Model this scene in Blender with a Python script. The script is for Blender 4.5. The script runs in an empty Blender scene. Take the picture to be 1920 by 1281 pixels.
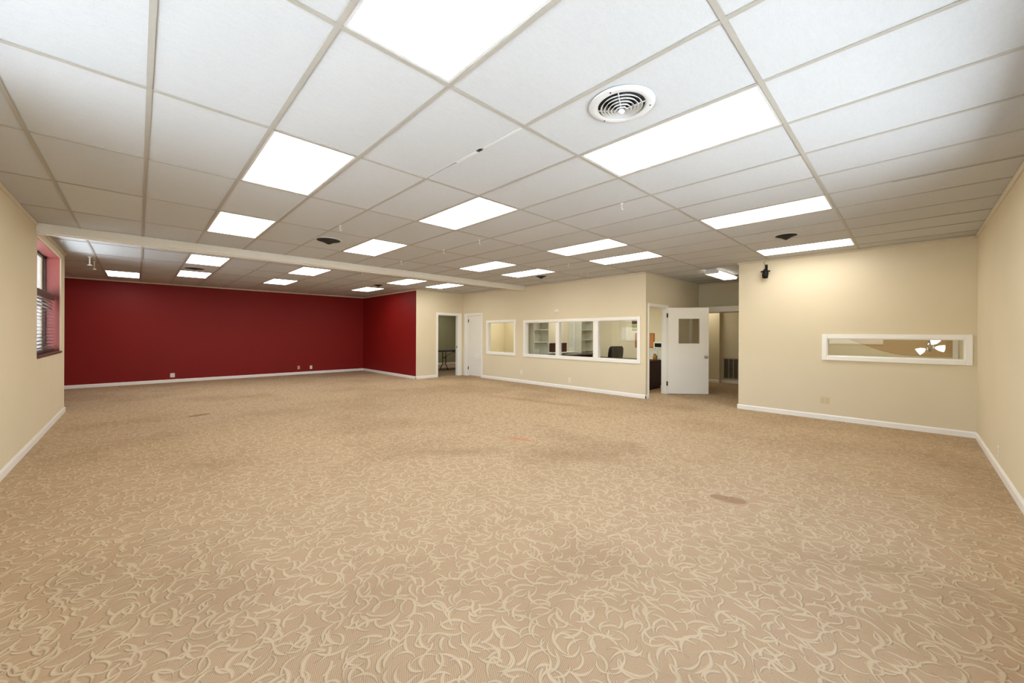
import bpy, bmesh, math, random
from mathutils import Vector, Matrix
random.seed(7)
SC = bpy.context.scene
COL = SC.collection
PI = math.pi

# ------------------------------------------------------------------ camera
H = 2.7805            # ceiling height
EYE = 1.3965
YAW, ROLL = 0.7693, -0.0042
cam_d = bpy.data.cameras.new('camera')
cam_d.sensor_width = 36.0
cam_d.lens = 723.64 * 36.0 / 1920.0
cam_d.shift_y = -(640.5 - 627.29) / 1920.0
cam_d.clip_start = 0.02
cam = bpy.data.objects.new('camera', cam_d)
COL.objects.link(cam)
Rv = Vector((math.cos(YAW), -math.sin(YAW), 0)); Uv = Vector((0, 0, 1)); Fv = Vector((math.sin(YAW), math.cos(YAW), 0))
cx_ = Rv * math.cos(ROLL) - Uv * math.sin(ROLL)
cy_ = Rv * math.sin(ROLL) + Uv * math.cos(ROLL)
m = Matrix.Identity(4)
for i in range(3):
    m[i][0], m[i][1], m[i][2] = cx_[i], cy_[i], -Fv[i]
m[2][3] = EYE
cam.matrix_world = m
SC.camera = cam

# ------------------------------------------------------------------ light
LAMP = 8.5            # radiance of the ceiling panels
SKY = 1.5
SUN = 75.0
w = bpy.data.worlds.new('sky'); SC.world = w; w.use_nodes = True
wn = w.node_tree
sky = wn.nodes.new('ShaderNodeTexSky'); sky.sky_type = 'NISHITA'; sky.sun_disc = False
sky.sun_elevation = math.radians(55); sky.sun_rotation = math.radians(45)
wn.links.new(sky.outputs[0], wn.nodes['Background'].inputs[0])
wn.nodes['Background'].inputs[1].default_value = SKY
sd = bpy.data.lights.new('sun', 'SUN'); sd.energy = SUN; sd.angle = math.radians(0.6); sd.color = (.80, .90, 1)
so = bpy.data.objects.new('sun', sd); COL.objects.link(so)
so.rotation_euler = Vector((-.20, -.36, -.91)).to_track_quat('-Z', 'Y').to_euler()
so.location = (4, 8, 12)

SC.view_settings.view_transform = 'Standard'
SC.view_settings.look = 'None'
SC.view_settings.gamma = 1.0
SC.view_settings.use_curve_mapping = False
SC.view_settings.exposure = 0.0
SC.cycles.use_denoising = True
SC.cycles.max_bounces = 6
SC.cycles.diffuse_bounces = 4
SC.cycles.use_adaptive_sampling = True
SC.cycles.adaptive_threshold = 0.06
SC.cycles.transparent_max_bounces = 12
SC.cycles.sample_clamp_indirect = 60.0
SC.cycles.caustics_reflective = False
SC.cycles.caustics_refractive = False

# ------------------------------------------------------------------ helpers
def lin(r, g, b):
    f = lambda c: (c / 255) / 12.92 if c / 255 <= .04045 else ((c / 255 + .055) / 1.055) ** 2.4
    return (f(r), f(g), f(b), 1)

def box(bm, x0, x1, y0, y1, z0, z1):
    v = [bm.verts.new(p) for p in ((x0, y0, z0), (x1, y0, z0), (x1, y1, z0), (x0, y1, z0),
                                   (x0, y0, z1), (x1, y0, z1), (x1, y1, z1), (x0, y1, z1))]
    for f in ((0, 3, 2, 1), (4, 5, 6, 7), (0, 1, 5, 4), (1, 2, 6, 5), (2, 3, 7, 6), (3, 0, 4, 7)):
        bm.faces.new([v[i] for i in f])
    return v

def mesh_of(bm, name, mat=None, smooth=False):
    bmesh.ops.recalc_face_normals(bm, faces=bm.faces)
    me = bpy.data.meshes.new(name); bm.to_mesh(me); bm.free()
    if mat: me.materials.append(mat)
    if smooth:
        for p in me.polygons: p.use_smooth = True
    return me

def link(name, me, parent=None, loc=None):
    o = bpy.data.objects.new(name, me); COL.objects.link(o)
    if parent: o.parent = parent
    if loc: o.location = loc
    return o

def obj(name, bm, mat, parent=None, smooth=False, bevel=0.0, seg=2):
    o = link(name, mesh_of(bm, name, mat, smooth), parent)
    if bevel:
        b = o.modifiers.new('bevel', 'BEVEL'); b.width = bevel; b.segments = seg; b.limit_method = 'ANGLE'
    return o

def bobj(name, mat, parent, *boxes, bevel=0.0, smooth=False):
    bm = bmesh.new()
    for b in boxes: box(bm, *b)
    return obj(name, bm, mat, parent, smooth, bevel)

def tag(o, label, cat=None, group=None, kind=None):
    o['label'] = label
    if cat: o['category'] = cat
    if group: o['group'] = group
    if kind: o['kind'] = kind
    return o

def empty(name, loc=(0, 0, 0)):
    o = bpy.data.objects.new(name, None); COL.objects.link(o); o.location = loc
    return o

def thing(name, label, cat, loc=(0, 0, 0), group=None, kind=None):
    return tag(empty(name, loc), label, cat, group, kind)

def tube(bm, pts, r, n=8, cap=True):
    pts = [Vector(p) for p in pts]; rings = []
    for i, p in enumerate(pts):
        a = pts[max(i - 1, 0)]; b = pts[min(i + 1, len(pts) - 1)]
        t = (b - a).normalized()
        s = t.cross(Vector((0, 0, 1)) if abs(t.z) < .95 else Vector((1, 0, 0))).normalized(); u = s.cross(t)
        rings.append([bm.verts.new(p + (s * math.cos(2 * PI * k / n) + u * math.sin(2 * PI * k / n)) * r) for k in range(n)])
    for a, b in zip(rings, rings[1:]):
        for k in range(n): bm.faces.new((a[k], a[(k + 1) % n], b[(k + 1) % n], b[k]))
    if cap:
        bm.faces.new(rings[0][::-1]); bm.faces.new(rings[-1])

def lathe(bm, prof, n=32, c=(0, 0, 0), closed=False):
    rings = []
    for r, z in prof:
        if r < 1e-6: rings.append([bm.verts.new((c[0], c[1], c[2] + z))])
        else: rings.append([bm.verts.new((c[0] + r * math.cos(2 * PI * k / n), c[1] + r * math.sin(2 * PI * k / n), c[2] + z)) for k in range(n)])
    pairs = list(zip(rings, rings[1:])) + ([(rings[-1], rings[0])] if closed else [])
    for a, b in pairs:
        for k in range(n):
            k2 = (k + 1) % n
            if len(a) == 1 and len(b) == 1: continue
            if len(a) == 1: bm.faces.new((a[0], b[k2], b[k]))
            elif len(b) == 1: bm.faces.new((a[k], a[k2], b[0]))
            else: bm.faces.new((a[k], a[k2], b[k2], b[k]))

def slab_with_holes(axis, p0, p1, u0, u1, z0, z1, holes):
    """wall slab between planes p0..p1 on an axis; holes = [(u0,u1,z0,z1)]; one closed mesh"""
    us = sorted({u0, u1} | {x for h in holes for x in h[:2] if u0 < x < u1})
    zs = sorted({z0, z1} | {x for h in holes for x in h[2:] if z0 < x < z1})
    ps = [p0, p1]
    def solid(i, j):
        if not (0 <= i < len(us) - 1 and 0 <= j < len(zs) - 1): return False
        a = (us[i] + us[i + 1]) / 2; b = (zs[j] + zs[j + 1]) / 2
        return not any(h[0] < a < h[1] and h[2] < b < h[3] for h in holes)
    bm = bmesh.new(); vd = {}
    def V(k, i, j):
        key = (k, i, j)
        if key not in vd:
            vd[key] = bm.verts.new((ps[k], us[i], zs[j]) if axis == 'X' else (us[i], ps[k], zs[j]))
        return vd[key]
    for i in range(len(us) - 1):
        for j in range(len(zs) - 1):
            if not solid(i, j): continue
            for k in (0, 1): bm.faces.new((V(k, i, j), V(k, i + 1, j), V(k, i + 1, j + 1), V(k, i, j + 1)))
            if not solid(i - 1, j): bm.faces.new((V(0, i, j), V(1, i, j), V(1, i, j + 1), V(0, i, j + 1)))
            if not solid(i + 1, j): bm.faces.new((V(0, i + 1, j), V(1, i + 1, j), V(1, i + 1, j + 1), V(0, i + 1, j + 1)))
            if not solid(i, j - 1): bm.faces.new((V(0, i, j), V(1, i, j), V(1, i + 1, j), V(0, i + 1, j)))
            if not solid(i, j + 1): bm.faces.new((V(0, i, j + 1), V(1, i, j + 1), V(1, i + 1, j + 1), V(0, i + 1, j + 1)))
    return bm

# ------------------------------------------------------------------ materials
class NT:
    def __init__(s, name):
        s.m = bpy.data.materials.new(name); s.m.use_nodes = True; s.t = s.m.node_tree
        s.p = s.t.nodes['Principled BSDF']
    def n(s, kind, **kw):
        nd = s.t.nodes.new(kind)
        for k, v in kw.items(): setattr(nd, k, v)
        return nd
    def l(s, a, b): s.t.links.new(a, b)
    def math(s, op, a, b=None, c=None, clamp=False):
        nd = s.n('ShaderNodeMath', operation=op); nd.use_clamp = clamp
        for i, x in enumerate((a, b, c)):
            if x is None: continue
            if isinstance(x, (int, float)): nd.inputs[i].default_value = x
            else: s.l(x, nd.inputs[i])
        return nd.outputs[0]
    def mix(s, fac, a, b, blend='MIX'):
        nd = s.n('ShaderNodeMix', data_type='RGBA', blend_type=blend)
        for sock, x in ((nd.inputs[0], fac), (nd.inputs[6], a), (nd.inputs[7], b)):
            if isinstance(x, (int, float)): sock.default_value = x
            elif isinstance(x, tuple): sock.default_value = x
            else: s.l(x, sock)
        return nd.outputs[2]
    def ramp(s, x, a, b, lo=0., hi=1.):
        nd = s.n('ShaderNodeMapRange', interpolation_type='SMOOTHSTEP')
        s.l(x, nd.inputs[0])
        for i, v in enumerate((a, b, lo, hi)): nd.inputs[i + 1].default_value = v
        return nd.outputs[0]
    def noise(s, vec, scale, detail=2, rough=.5, dim='3D'):
        nd = s.n('ShaderNodeTexNoise', noise_dimensions=dim)
        nd.inputs['Scale'].default_value = scale; nd.inputs['Detail'].default_value = detail; nd.inputs['Roughness'].default_value = rough
        if vec is not None: s.l(vec, nd.inputs['Vector'])
        return nd.outputs['Fac']
    def bump(s, h, strength, dist):
        nd = s.n('ShaderNodeBump'); nd.inputs['Strength'].default_value = strength; nd.inputs['Distance'].default_value = dist
        s.l(h, nd.inputs['Height']); s.l(nd.outputs[0], s.p.inputs['Normal'])
    def matte(s):
        # swap the principled shader for a plain diffuse one
        d = s.n('ShaderNodeBsdfDiffuse')
        for a, b in (('Base Color', 'Color'), ('Normal', 'Normal')):
            for l in list(s.p.inputs[a].links): s.l(l.from_socket, d.inputs[b])
        d.inputs['Roughness'].default_value = 0.
        s.l(d.outputs[0], s.t.nodes['Material Output'].inputs[0]); s.t.nodes.remove(s.p); s.p = None
        return s.m
    def coord(s, which='Object'):
        return s.n('ShaderNodeTexCoord').outputs[which]

def plain(name, col, rough=.5, metal=0., var=.04, scale=20., bumps=0., spec=.5):
    t = NT(name); c = t.coord()
    n = t.noise(c, scale, 1)
    dark = tuple(x * (1 - var) for x in col[:3]) + (1,); light = tuple(min(1, x * (1 + var)) for x in col[:3]) + (1,)
    t.l(t.mix(n, dark, light), t.p.inputs['Base Color'])
    t.p.inputs['Roughness'].default_value = rough; t.p.inputs['Metallic'].default_value = metal
    t.p.inputs['Specular IOR Level'].default_value = spec
    if bumps: t.bump(t.noise(c, scale * 6, 2), bumps, .002)
    return t.m

def wall_paint(name, col, rough=.6, spec=.35, var=.035, sheen=False):
    t = NT(name); c = t.coord()
    a = t.noise(c, 1.3, 2)
    dark = tuple(x * (1 - var) for x in col[:3]) + (1,); light = tuple(min(1, x * (1 + var)) for x in col[:3]) + (1,)
    t.l(t.mix(a, dark, light), t.p.inputs['Base Color'])
    t.p.inputs['Roughness'].default_value = rough
    t.p.inputs['Specular IOR Level'].default_value = spec
    return t.m if sheen else t.matte()

M = {}
M['beige'] = wall_paint('beige_wall_paint', lin(228, 215, 186))
M['red'] = wall_paint('dark_red_wall_paint', lin(134, 20, 16), rough=.55, spec=.3, sheen=True)
M['redjamb'] = wall_paint('red_gloss_reveal_paint', lin(138, 64, 56), rough=.4, spec=.5, sheen=True)
M['sage'] = wall_paint('sage_wall_paint', lin(168, 163, 130))
M['cream'] = wall_paint('cream_wall_paint', lin(232, 222, 190))
M['tan'] = wall_paint('tan_panel_tone', lin(206, 178, 132))
M['white'] = plain('white_trim_paint', lin(249, 246, 239), .35, var=.015)
M['white2'] = plain('white_shelf_paint', lin(225, 225, 208), .5, var=.02)
M['beamp'] = plain('beam_paint', lin(232, 227, 214), .5, var=.03)
M['angle'] = plain('ceiling_angle_paint', lin(214, 203, 180), .5, var=.04)
M['doorw'] = plain('door_paint', lin(245, 240, 231), .4, var=.02, scale=3)
M['black'] = plain('black_plastic', (.008, .008, .008, 1), .6, spec=.25)
M['blackleather'] = plain('black_leather', (.018, .017, .015, 1), .5, scale=40, bumps=.3)
M['darkmetal'] = plain('dark_metal', (.02, .018, .017, 1), .4, .6)
M['bronze'] = plain('bronze_hinge', (.06, .035, .02, 1), .4, .8)
M['chrome'] = plain('satin_chrome', (.55, .52, .48, 1), .25, 1.)
M['mahog'] = plain('mahogany_wood', (.026, .006, .006, 1), .5, var=.3, scale=8, spec=.2)
M['darktop'] = plain('dark_desk_top', (.03, .024, .02, 1), .3, var=.2)
M['brownwood'] = plain('dark_brown_wood', (.055, .014, .010, 1), .45, var=.25, scale=12)
M['blindwood'] = plain('blind_wood', (.10, .045, .026, 1), .4, var=.25, scale=18)
M['sillwood'] = plain('sill_wood', (.12, .05, .03, 1), .4, var=.25, scale=10)
M['plate'] = plain('white_outlet_plastic', lin(240, 236, 226), .35, var=.01)
M['plateiv'] = plain('ivory_outlet_plastic', lin(222, 205, 165), .4, var=.01)
M['platetan'] = plain('tan_outlet_plastic', lin(205, 165, 110), .4, var=.01)
M['ventw'] = plain('white_vent_enamel', lin(210, 209, 206), .4, var=.03)
M['ventd'] = plain('dark_duct', (.012, .010, .009, 1), .7)
M['grille'] = plain('grey_grille', lin(190, 178, 160), .5)
M['grilled'] = plain('grille_shadow', lin(70, 58, 44), .7)
M['jar'] = plain('tan_jar_glaze', lin(190, 140, 60), .35, var=.25)
M['cork'] = plain('cork', lin(200, 132, 72), .9, var=.15, scale=120, bumps=.4)
M['oak'] = plain('oak_frame', lin(150, 92, 45), .5, var=.2)
M['concrete'] = plain('pale_concrete', (.50, .49, .47, 1), .9, var=.12, scale=1.5)
M['reflector'] = plain('white_reflector', lin(235, 236, 236), .9)
M['roofm'] = plain('roof_deck', (.25, .24, .23, 1), .9)
M['tee'] = plain('grid_tee_enamel', lin(172, 166, 154), .5, var=.05)
M['tape'] = plain('white_tape', lin(212, 212, 208), .7)
M['plenum'] = plain('plenum_dark', (.03, .028, .025, 1), .9)

def glass(name, tint=(1, 1, 1, 1), ior=1.45):
    t = NT(name)
    tr = t.n('ShaderNodeBsdfTransparent'); tr.inputs[0].default_value = tint
    gl = t.n('ShaderNodeBsdfGlossy'); gl.inputs['Roughness'].default_value = .02
    fr = t.n('ShaderNodeFresnel'); bf = t.n('ShaderNodeNewGeometry').outputs['Backfacing']   # a thin pane: no total reflection on the way out
    t.l(t.math('MULTIPLY_ADD', bf, 1 / ior - ior, ior), fr.inputs[0])
    nz = t.noise(t.coord(), 2.0, 1); tw = t.math('MULTIPLY_ADD', nz, .02, .0)
    mx = t.n('ShaderNodeMixShader'); t.l(t.math('ADD', fr.outputs[0], tw), mx.inputs[0]); t.l(tr.outputs[0], mx.inputs[1]); t.l(gl.outputs[0], mx.inputs[2])
    t.l(mx.outputs[0], t.t.nodes['Material Output'].inputs[0])
    return t.m
M['glass'] = glass('window_glass', (.97, .975, .975, 1))

def emit(name, col, strength):
    t = NT(name); c = t.coord()
    n = t.noise(c, 60, 1)
    t.p.inputs['Base Color'].default_value = (.9, .9, .88, 1)
    t.p.inputs['Emission Color'].default_value = col
    t.l(t.math('MULTIPLY_ADD', n, strength * .04, strength * .98), t.p.inputs['Emission Strength'])
    return t.m
M['lamp'] = emit('lit_diffuser', (1, .99, .965, 1), LAMP)
M['lamp_dim'] = emit('lit_wrap_lens', (1, .95, .85, 1), 2.2)
M['fill_room'] = emit('added_room_diffuser', (1, .97, .89, 1), 12.0)
M['fill_low'] = emit('added_dim_room_diffuser', (1, .97, .90, 1), 9.0)
M['fill_hall'] = emit('added_corridor_diffuser', (1, .95, .82, 1), 7.0)
M['lamp_bulb'] = emit('lit_bell_shade', (1, .96, .93, 1), 1.2)

def tile_mat():
    t = NT('acoustic_tile'); c = t.coord()
    oi = t.n('ShaderNodeObjectInfo')
    add = t.n('ShaderNodeVectorMath', operation='ADD'); t.l(c, add.inputs[0])
    sc_ = t.n('ShaderNodeVectorMath', operation='SCALE'); t.l(oi.outputs['Location'], sc_.inputs[0]); sc_.inputs['Scale'].default_value = 1.0
    t.l(sc_.outputs[0], add.inputs[1]); v = add.outputs[0]
    mp = t.n('ShaderNodeMapping'); mp.inputs['Scale'].default_value = (1.6, 5.0, 1); t.l(v, mp.inputs[0])
    fib = t.noise(mp.outputs[0], 12, 3, .65)
    spk = t.noise(v, 190, 0, .6)
    base = t.mix(fib, lin(196, 196, 195), lin(206, 206, 205))
    base = t.mix(t.math('MULTIPLY', t.ramp(spk, .60, .72), .22), base, lin(174, 172, 168))
    tint = t.math('MULTIPLY_ADD', oi.outputs['Random'], .05, .965)
    cb = t.n('ShaderNodeCombineColor')
    for i in range(3): t.l(tint, cb.inputs[i])
    t.l(t.mix(1.0, base, cb.outputs[0], 'MULTIPLY'), t.p.inputs['Base Color'])
    t.p.inputs['Roughness'].default_value = .9; t.p.inputs['Specular IOR Level'].default_value = .2
    return t.matte()
M['tile'] = tile_mat()

def carpet_mat():
    t = NT('patterned_loop_carpet'); c = t.coord()
    warp = t.n('ShaderNodeTexNoise'); warp.inputs['Scale'].default_value = 5; warp.inputs['Detail'].default_value = 1; t.l(c, warp.inputs['Vector'])
    ws = t.n('ShaderNodeVectorMath', operation='SCALE'); ws.inputs['Scale'].default_value = .05; t.l(warp.outputs['Color'], ws.inputs[0])
    wa = t.n('ShaderNodeVectorMath', operation='ADD'); t.l(c, wa.inputs[0]); t.l(ws.outputs[0], wa.inputs[1]); cw = wa.outputs[0]
    masks = []
    for scale, off, R, wd in ((8.5, (0, 0, 0), .075, .0105), (9.5, (3.17, 1.93, 0), .062, .0095), (7.0, (7.7, 4.1, 0), .095, .0115), (10.5, (1.3, 9.4, 0), .052, .009)):
        ad = t.n('ShaderNodeVectorMath', operation='ADD'); t.l(cw, ad.inputs[0]); ad.inputs[1].default_value = off
        vo = t.n('ShaderNodeTexVoronoi', voronoi_dimensions='2D', feature='F1'); vo.inputs['Scale'].default_value = scale
        t.l(ad.outputs[0], vo.inputs['Vector'])
        sb = t.n('ShaderNodeVectorMath', operation='SUBTRACT'); t.l(ad.outputs[0], sb.inputs[0]); t.l(vo.outputs['Position'], sb.inputs[1])
        sp = t.n('ShaderNodeSeparateColor'); t.l(vo.outputs['Color'], sp.inputs[0])
        ro = t.n('ShaderNodeVectorRotate', rotation_type='Z_AXIS'); t.l(sb.outputs[0], ro.inputs['Vector']); t.l(t.math('MULTIPLY', sp.outputs[0], 2 * PI), ro.inputs['Angle'])
        sh = t.n('ShaderNodeVectorMath', operation='ADD'); t.l(ro.outputs[0], sh.inputs[0]); sh.inputs[1].default_value = (R, 0, 0)
        xy = t.n('ShaderNodeSeparateXYZ'); t.l(sh.outputs[0], xy.inputs[0])
        ln = t.math('SQRT', t.math('ADD', t.math('POWER', xy.outputs[0], 2), t.math('POWER', xy.outputs[1], 2)))
        d = t.math('ABSOLUTE', t.math('SUBTRACT', ln, R))
        tap = t.math('SUBTRACT', 1., t.math('POWER', t.math('DIVIDE', xy.outputs[1], .62 / scale), 2), clamp=True)
        wv = t.math('MULTIPLY', tap, wd)
        q = t.math('DIVIDE', d, t.math('ADD', wv, .0004))
        masks.append(t.ramp(q, 1.25, .3))
    mk = masks[0]
    for x in masks[1:]: mk = t.math('MAXIMUM', mk, x)
    # ribs woven diagonally in the ground of the pattern
    rot = t.n('ShaderNodeMapping'); rot.inputs['Rotation'].default_value = (0, 0, .5); t.l(c, rot.inputs[0])
    wv = t.n('ShaderNodeTexWave'); wv.inputs['Scale'].default_value = 38; wv.inputs['Distortion'].default_value = .6; t.l(rot.outputs[0], wv.inputs['Vector'])
    tuft = t.noise(c, 220, 1, .7)
    ground = t.mix(wv.outputs['Fac'], lin(173, 146, 114), lin(203, 177, 144))
    ground = t.mix(t.ramp(tuft, .3, .7), t.mix(.35, ground, lin(156, 126, 98)), ground)
    stroke = t.mix(tuft, lin(209, 188, 154), lin(220, 202, 170))
    col = t.mix(t.math('MULTIPLY', mk, .56), ground, stroke)
    # soil of long use
    big = t.noise(c, .55, 2, .6); mid = t.noise(c, 2.6, 2, .6)
    soil = t.math('ADD', t.math('MULTIPLY', t.ramp(big, .46, .68), .55), t.math('MULTIPLY', t.ramp(mid, .5, .75), .25))
    col = t.mix(t.math('MULTIPLY', soil, .55), col, t.mix(1., col, lin(196, 186, 172), 'MULTIPLY'))
    def blob(cx, cy, rx, ry, ang, soft, color, amt, col):
        mp = t.n('ShaderNodeMapping', vector_type='TEXTURE'); t.l(cw, mp.inputs[0])
        mp.inputs['Location'].default_value = (cx, cy, 0); mp.inputs['Rotation'].default_value = (0, 0, ang); mp.inputs['Scale'].default_value = (rx, ry, 1)
        ln = t.n('ShaderNodeVectorMath', operation='LENGTH'); t.l(mp.outputs[0], ln.inputs[0])
        wob = t.math('MULTIPLY_ADD', mid, .7, ln.outputs['Value'])
        return t.mix(t.math('MULTIPLY', t.ramp(wob, 1.35 , 1.35 - soft), amt), col, color)
    col = blob(3.69, 3.65, .27, .055, math.radians(-75), .4, lin(205, 130, 105), .6, col)
    col = blob(3.64, 1.10, .15, .07, math.radians(-72), .3, lin(150, 118, 90), .7, col)
    col = blob(.78, 8.45, .22, .10, .3, .5, lin(112, 88, 66), .6, col)
    col = blob(2.75, 3.75, .85, .24, math.radians(-38), .9, lin(150, 122, 92), .35, col)
    col = blob(3.7, 2.6, .9, .3, math.radians(-60), .9, lin(150, 122, 92), .25, col)
    col = blob(6.0, 5.6, 2.2, .22, math.radians(-78), .9, lin(140, 108, 78), .3, col)  # long soft darker band in front of the window wall
    t.l(col, t.p.inputs['Base Color'])
    t.p.inputs['Roughness'].default_value = .95; t.p.inputs['Specular IOR Level'].default_value = .1
    t.bump(mk, .8, .006)
    return t.matte()
M['carpet'] = carpet_mat()

# ------------------------------------------------------------------ key dimensions
XL, XE, XW = -.937, 8.244, 7.978      # left wall, end wall with the long window, wall with office windows
YR, YN, YD, YB = -.636, 4.03, 10.655, 14.54
X5, YE = 6.18, 2.286                  # red return wall; outer corner of the end wall
YLE = 10.40                           # left wall stops here
TOP = 2.92
GX0, GDX, GY0, GDY = 1.243, .601, .574, 1.22
BEAM0, BEAM1, BEAMZ = 7.69, 7.82, 2.672

YLE0 = 10.2
# ------------------------------------------------------------------ setting: ground, floor, walls
tag(bobj('ground', M['concrete'], None, (-30, 42, -30, 45, -.35, -.22)), 'pale concrete ground outside the building', 'ground', kind='structure')
tag(bobj('floor', M['carpet'], None, (-2.3, 12.9, -.95, 15.4, -.2, 0)), 'beige patterned carpet with pale curling leaf strokes', 'floor', kind='structure')
tag(bobj('roof', M['roofm'], None, (-1.26, 12.9, -.85, 15.4, TOP, TOP + .12), (-2.2, -1.26, YLE0, 15.4, TOP, TOP + .12)), 'roof deck above the ceiling grid', 'roof', kind='structure')

WIN_L = [(.6, 3.3, 1.06, 2.645), (7.83, 10.0, 1.06, 2.645)]  # first opening is for the unseen window added for daylight
o = obj('wall_left', slab_with_holes('X', XL - .235, XL, YR - .16, YLE, -.2, TOP, WIN_L), M['beige'], bevel=.018, seg=3)
tag(o, 'beige wall on the left with a deep window past the beam', 'wall', kind='structure')
ADDED_WIN = (.5, 4.3, .95, 2.35)  # opening of the unseen window added to light the near ceiling
tag(obj('wall_right', slab_with_holes('Y', YR - .16, YR, XL, XE + .12, -.2, TOP, [ADDED_WIN]), M['beige']), 'plain beige wall at the right edge of the photo', 'wall', kind='structure')
tag(bobj('wall_far', M['red'], None, (-2.1, X5 + .12, YB, YB + .15, -.2, TOP)), 'wide dark red wall across the far left', 'wall', kind='structure')
tag(bobj('wall_far_return', M['red'], None, (X5, X5 + .12, YD + .002, YB, -.2, TOP)), 'narrow dark red wall turning towards the doorways', 'wall', kind='structure')
tag(bobj('wall_alcove', M['red'], None, (-2.1, -1.95, YLE - .12, YB, -.2, TOP), (-1.95, XL - .235, YLE - .12, YLE, -.2, TOP)), 'red wall of the recess hidden behind the left wall end', 'wall', kind='structure')
tag(bobj('window_reflector', M['reflector'], None, (-2.1, XL - .24, YLE - .14, YLE - .122, -.2, TOP)), 'white stucco added outside the left window to whiten its panes', 'wall', kind='structure')  # white sheet added so the left window panes look bright
D1 = (6.972, 7.778, -.2, 2.03)
tag(obj('wall_doorway', slab_with_holes('Y', YD, YD + .12, X5 + .003, 11.6, -.2, TOP, [D1]), M['beige']), 'short beige wall with the open doorway beside the red wall', 'wall', kind='structure')
D2 = (9.665, 10.42, -.2, 2.03)
SW = (8.15, 9.335, .84, 1.765)
BW = (4.225, 7.69, .83, 1.735)
tag(obj('wall_window', slab_with_holes('X', XW, XW + .12, YN, YD, -.2, TOP, [D2, SW, BW]), M['beige']), 'long beige wall with white framed office windows', 'wall', kind='structure')
D3 = (8.122, 9.012, -.2, 2.045)
tag(obj('wall_recess', slab_with_holes('Y', YN, YN + .12, XW + .12, 11.52, -.2, TOP, [D3]), M['beige']), 'beige side wall of the recess with the open white door', 'wall', kind='structure')
LW = (-.53, .968, 1.06, 1.353)
tag(obj('wall_end', slab_with_holes('X', XE, XE + .12, YR, YE, -.2, TOP, [LW]), M['beige']), 'beige wall with the long low window at right', 'wall', kind='structure')
tag(bobj('wall_recess_right', M['beige'], None, (XE + .12, 12.6, YE - .12, YE, -.2, TOP)), 'beige wall along the hidden right side of the recess', 'wall', kind='structure')
tag(bobj('wall_recess_upper', M['beige'], None, (11.0, 11.1, YE, YN, 2.12, TOP)), 'beige wall above the white header of the corridor', 'wall', kind='structure')
tag(bobj('wall_corridor', M['beige'], None, (12.42, 12.6, YE, 3.9, -.2, TOP), (12.25, 12.6, 3.9, 6.0, -.2, TOP)), 'beige end wall of the corridor with the return air grille', 'wall', kind='structure')
tag(bobj('ceiling_corridor', M['beige'], None, (11.1, 12.6, YE, 6.0, 2.42, 2.5)), 'low ceiling of the corridor', 'ceiling', kind='structure')
tag(bobj('wall_corridor_left', M['beige'], None, (11.52, 12.6, 6.0, 6.12, -.2, TOP)), 'beige wall closing the corridor on the left', 'wall', kind='structure')
# rooms behind
tag(bobj('wall_office_back', M['cream'], None, (11.4, 11.52, YN + .12, 15.1, -.2, TOP)), 'pale yellow back wall of the office behind the windows', 'wall', kind='structure')
tag(bobj('wall_office_side', M['cream'], None, (XW + .12, 11.4, 8.0, 8.12, -.2, TOP)), 'pale yellow wall between the two white bookcases', 'wall', kind='structure')
tag(bobj('ceiling_office', M['tile'], None, (XW + .12, 11.4, YN + .12, 8.0, 2.6, 2.66)), 'white ceiling of the office', 'ceiling', kind='structure')
tag(bobj('wall_small_room', M['cream'], None, (9.76, 9.88, 8.12, YD, -.2, TOP), (XW + .12, 9.76, 10.5, YD, -.2, TOP)), 'pale yellow walls behind the small square window', 'wall', kind='structure')
tag(bobj('ceiling_small_room', M['tile'], None, (XW + .12, 9.76, 8.12, 10.5, 2.6, 2.66)), 'white ceiling behind the small square window', 'ceiling', kind='structure')
tag(bobj('wall_dim_room', M['sage'], None, (X5 + .12, 11.4, 14.95, 15.1, -.2, TOP), (X5 + .12, X5 + .14, YD + .12, 14.95, -.2, TOP)), 'grey green wall of the dim room behind the doorway', 'wall', kind='structure')
tag(bobj('ceiling_dim_room', M['tile'], None, (X5 + .12, 11.4, YD + .12, 14.95, 2.6, 2.66)), 'white ceiling of the dim room', 'ceiling', kind='structure')
tag(bobj('wall_lounge', M['cream'], None, (11.2, 11.3, YR, YE - .12, -.2, TOP), (XE + .12, 11.2, YR - .16, YR, -.2, TOP)), 'pale walls of the room behind the long window', 'wall', kind='structure')
tag(bobj('ceiling_lounge', M['tile'], None, (XE + .12, 11.2, YR, YE - .12, 2.6, 2.66)), 'white ceiling of the room behind the long window', 'ceiling', kind='structure')

# white bulkhead over the corridor mouth, jamb below it
hd = tag(bobj('trim_header', M['beamp'], None, (10.48, 11.0, YE, YN, 1.985, 2.122), bevel=.004), 'white header across the corridor mouth', 'header', kind='structure')
bobj('jamb', M['white'], hd, (10.36, 10.50, YN - .03, YN, 0, 1.985), bevel=.004)

# ceiling beam
bm = bmesh.new(); box(bm, XL, XW, BEAM0, BEAM1, BEAMZ, H + .02)
be = tag(obj('trim_beam', bm, M['beamp'], None, bevel=.006), 'white boxed beam crossing the ceiling before the red wall area', 'beam', kind='structure')
bobj('lower_strip', M['beamp'], be, (XL, XW, BEAM0 + .055, BEAM1 - .02, BEAMZ - .014, BEAMZ))

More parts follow.
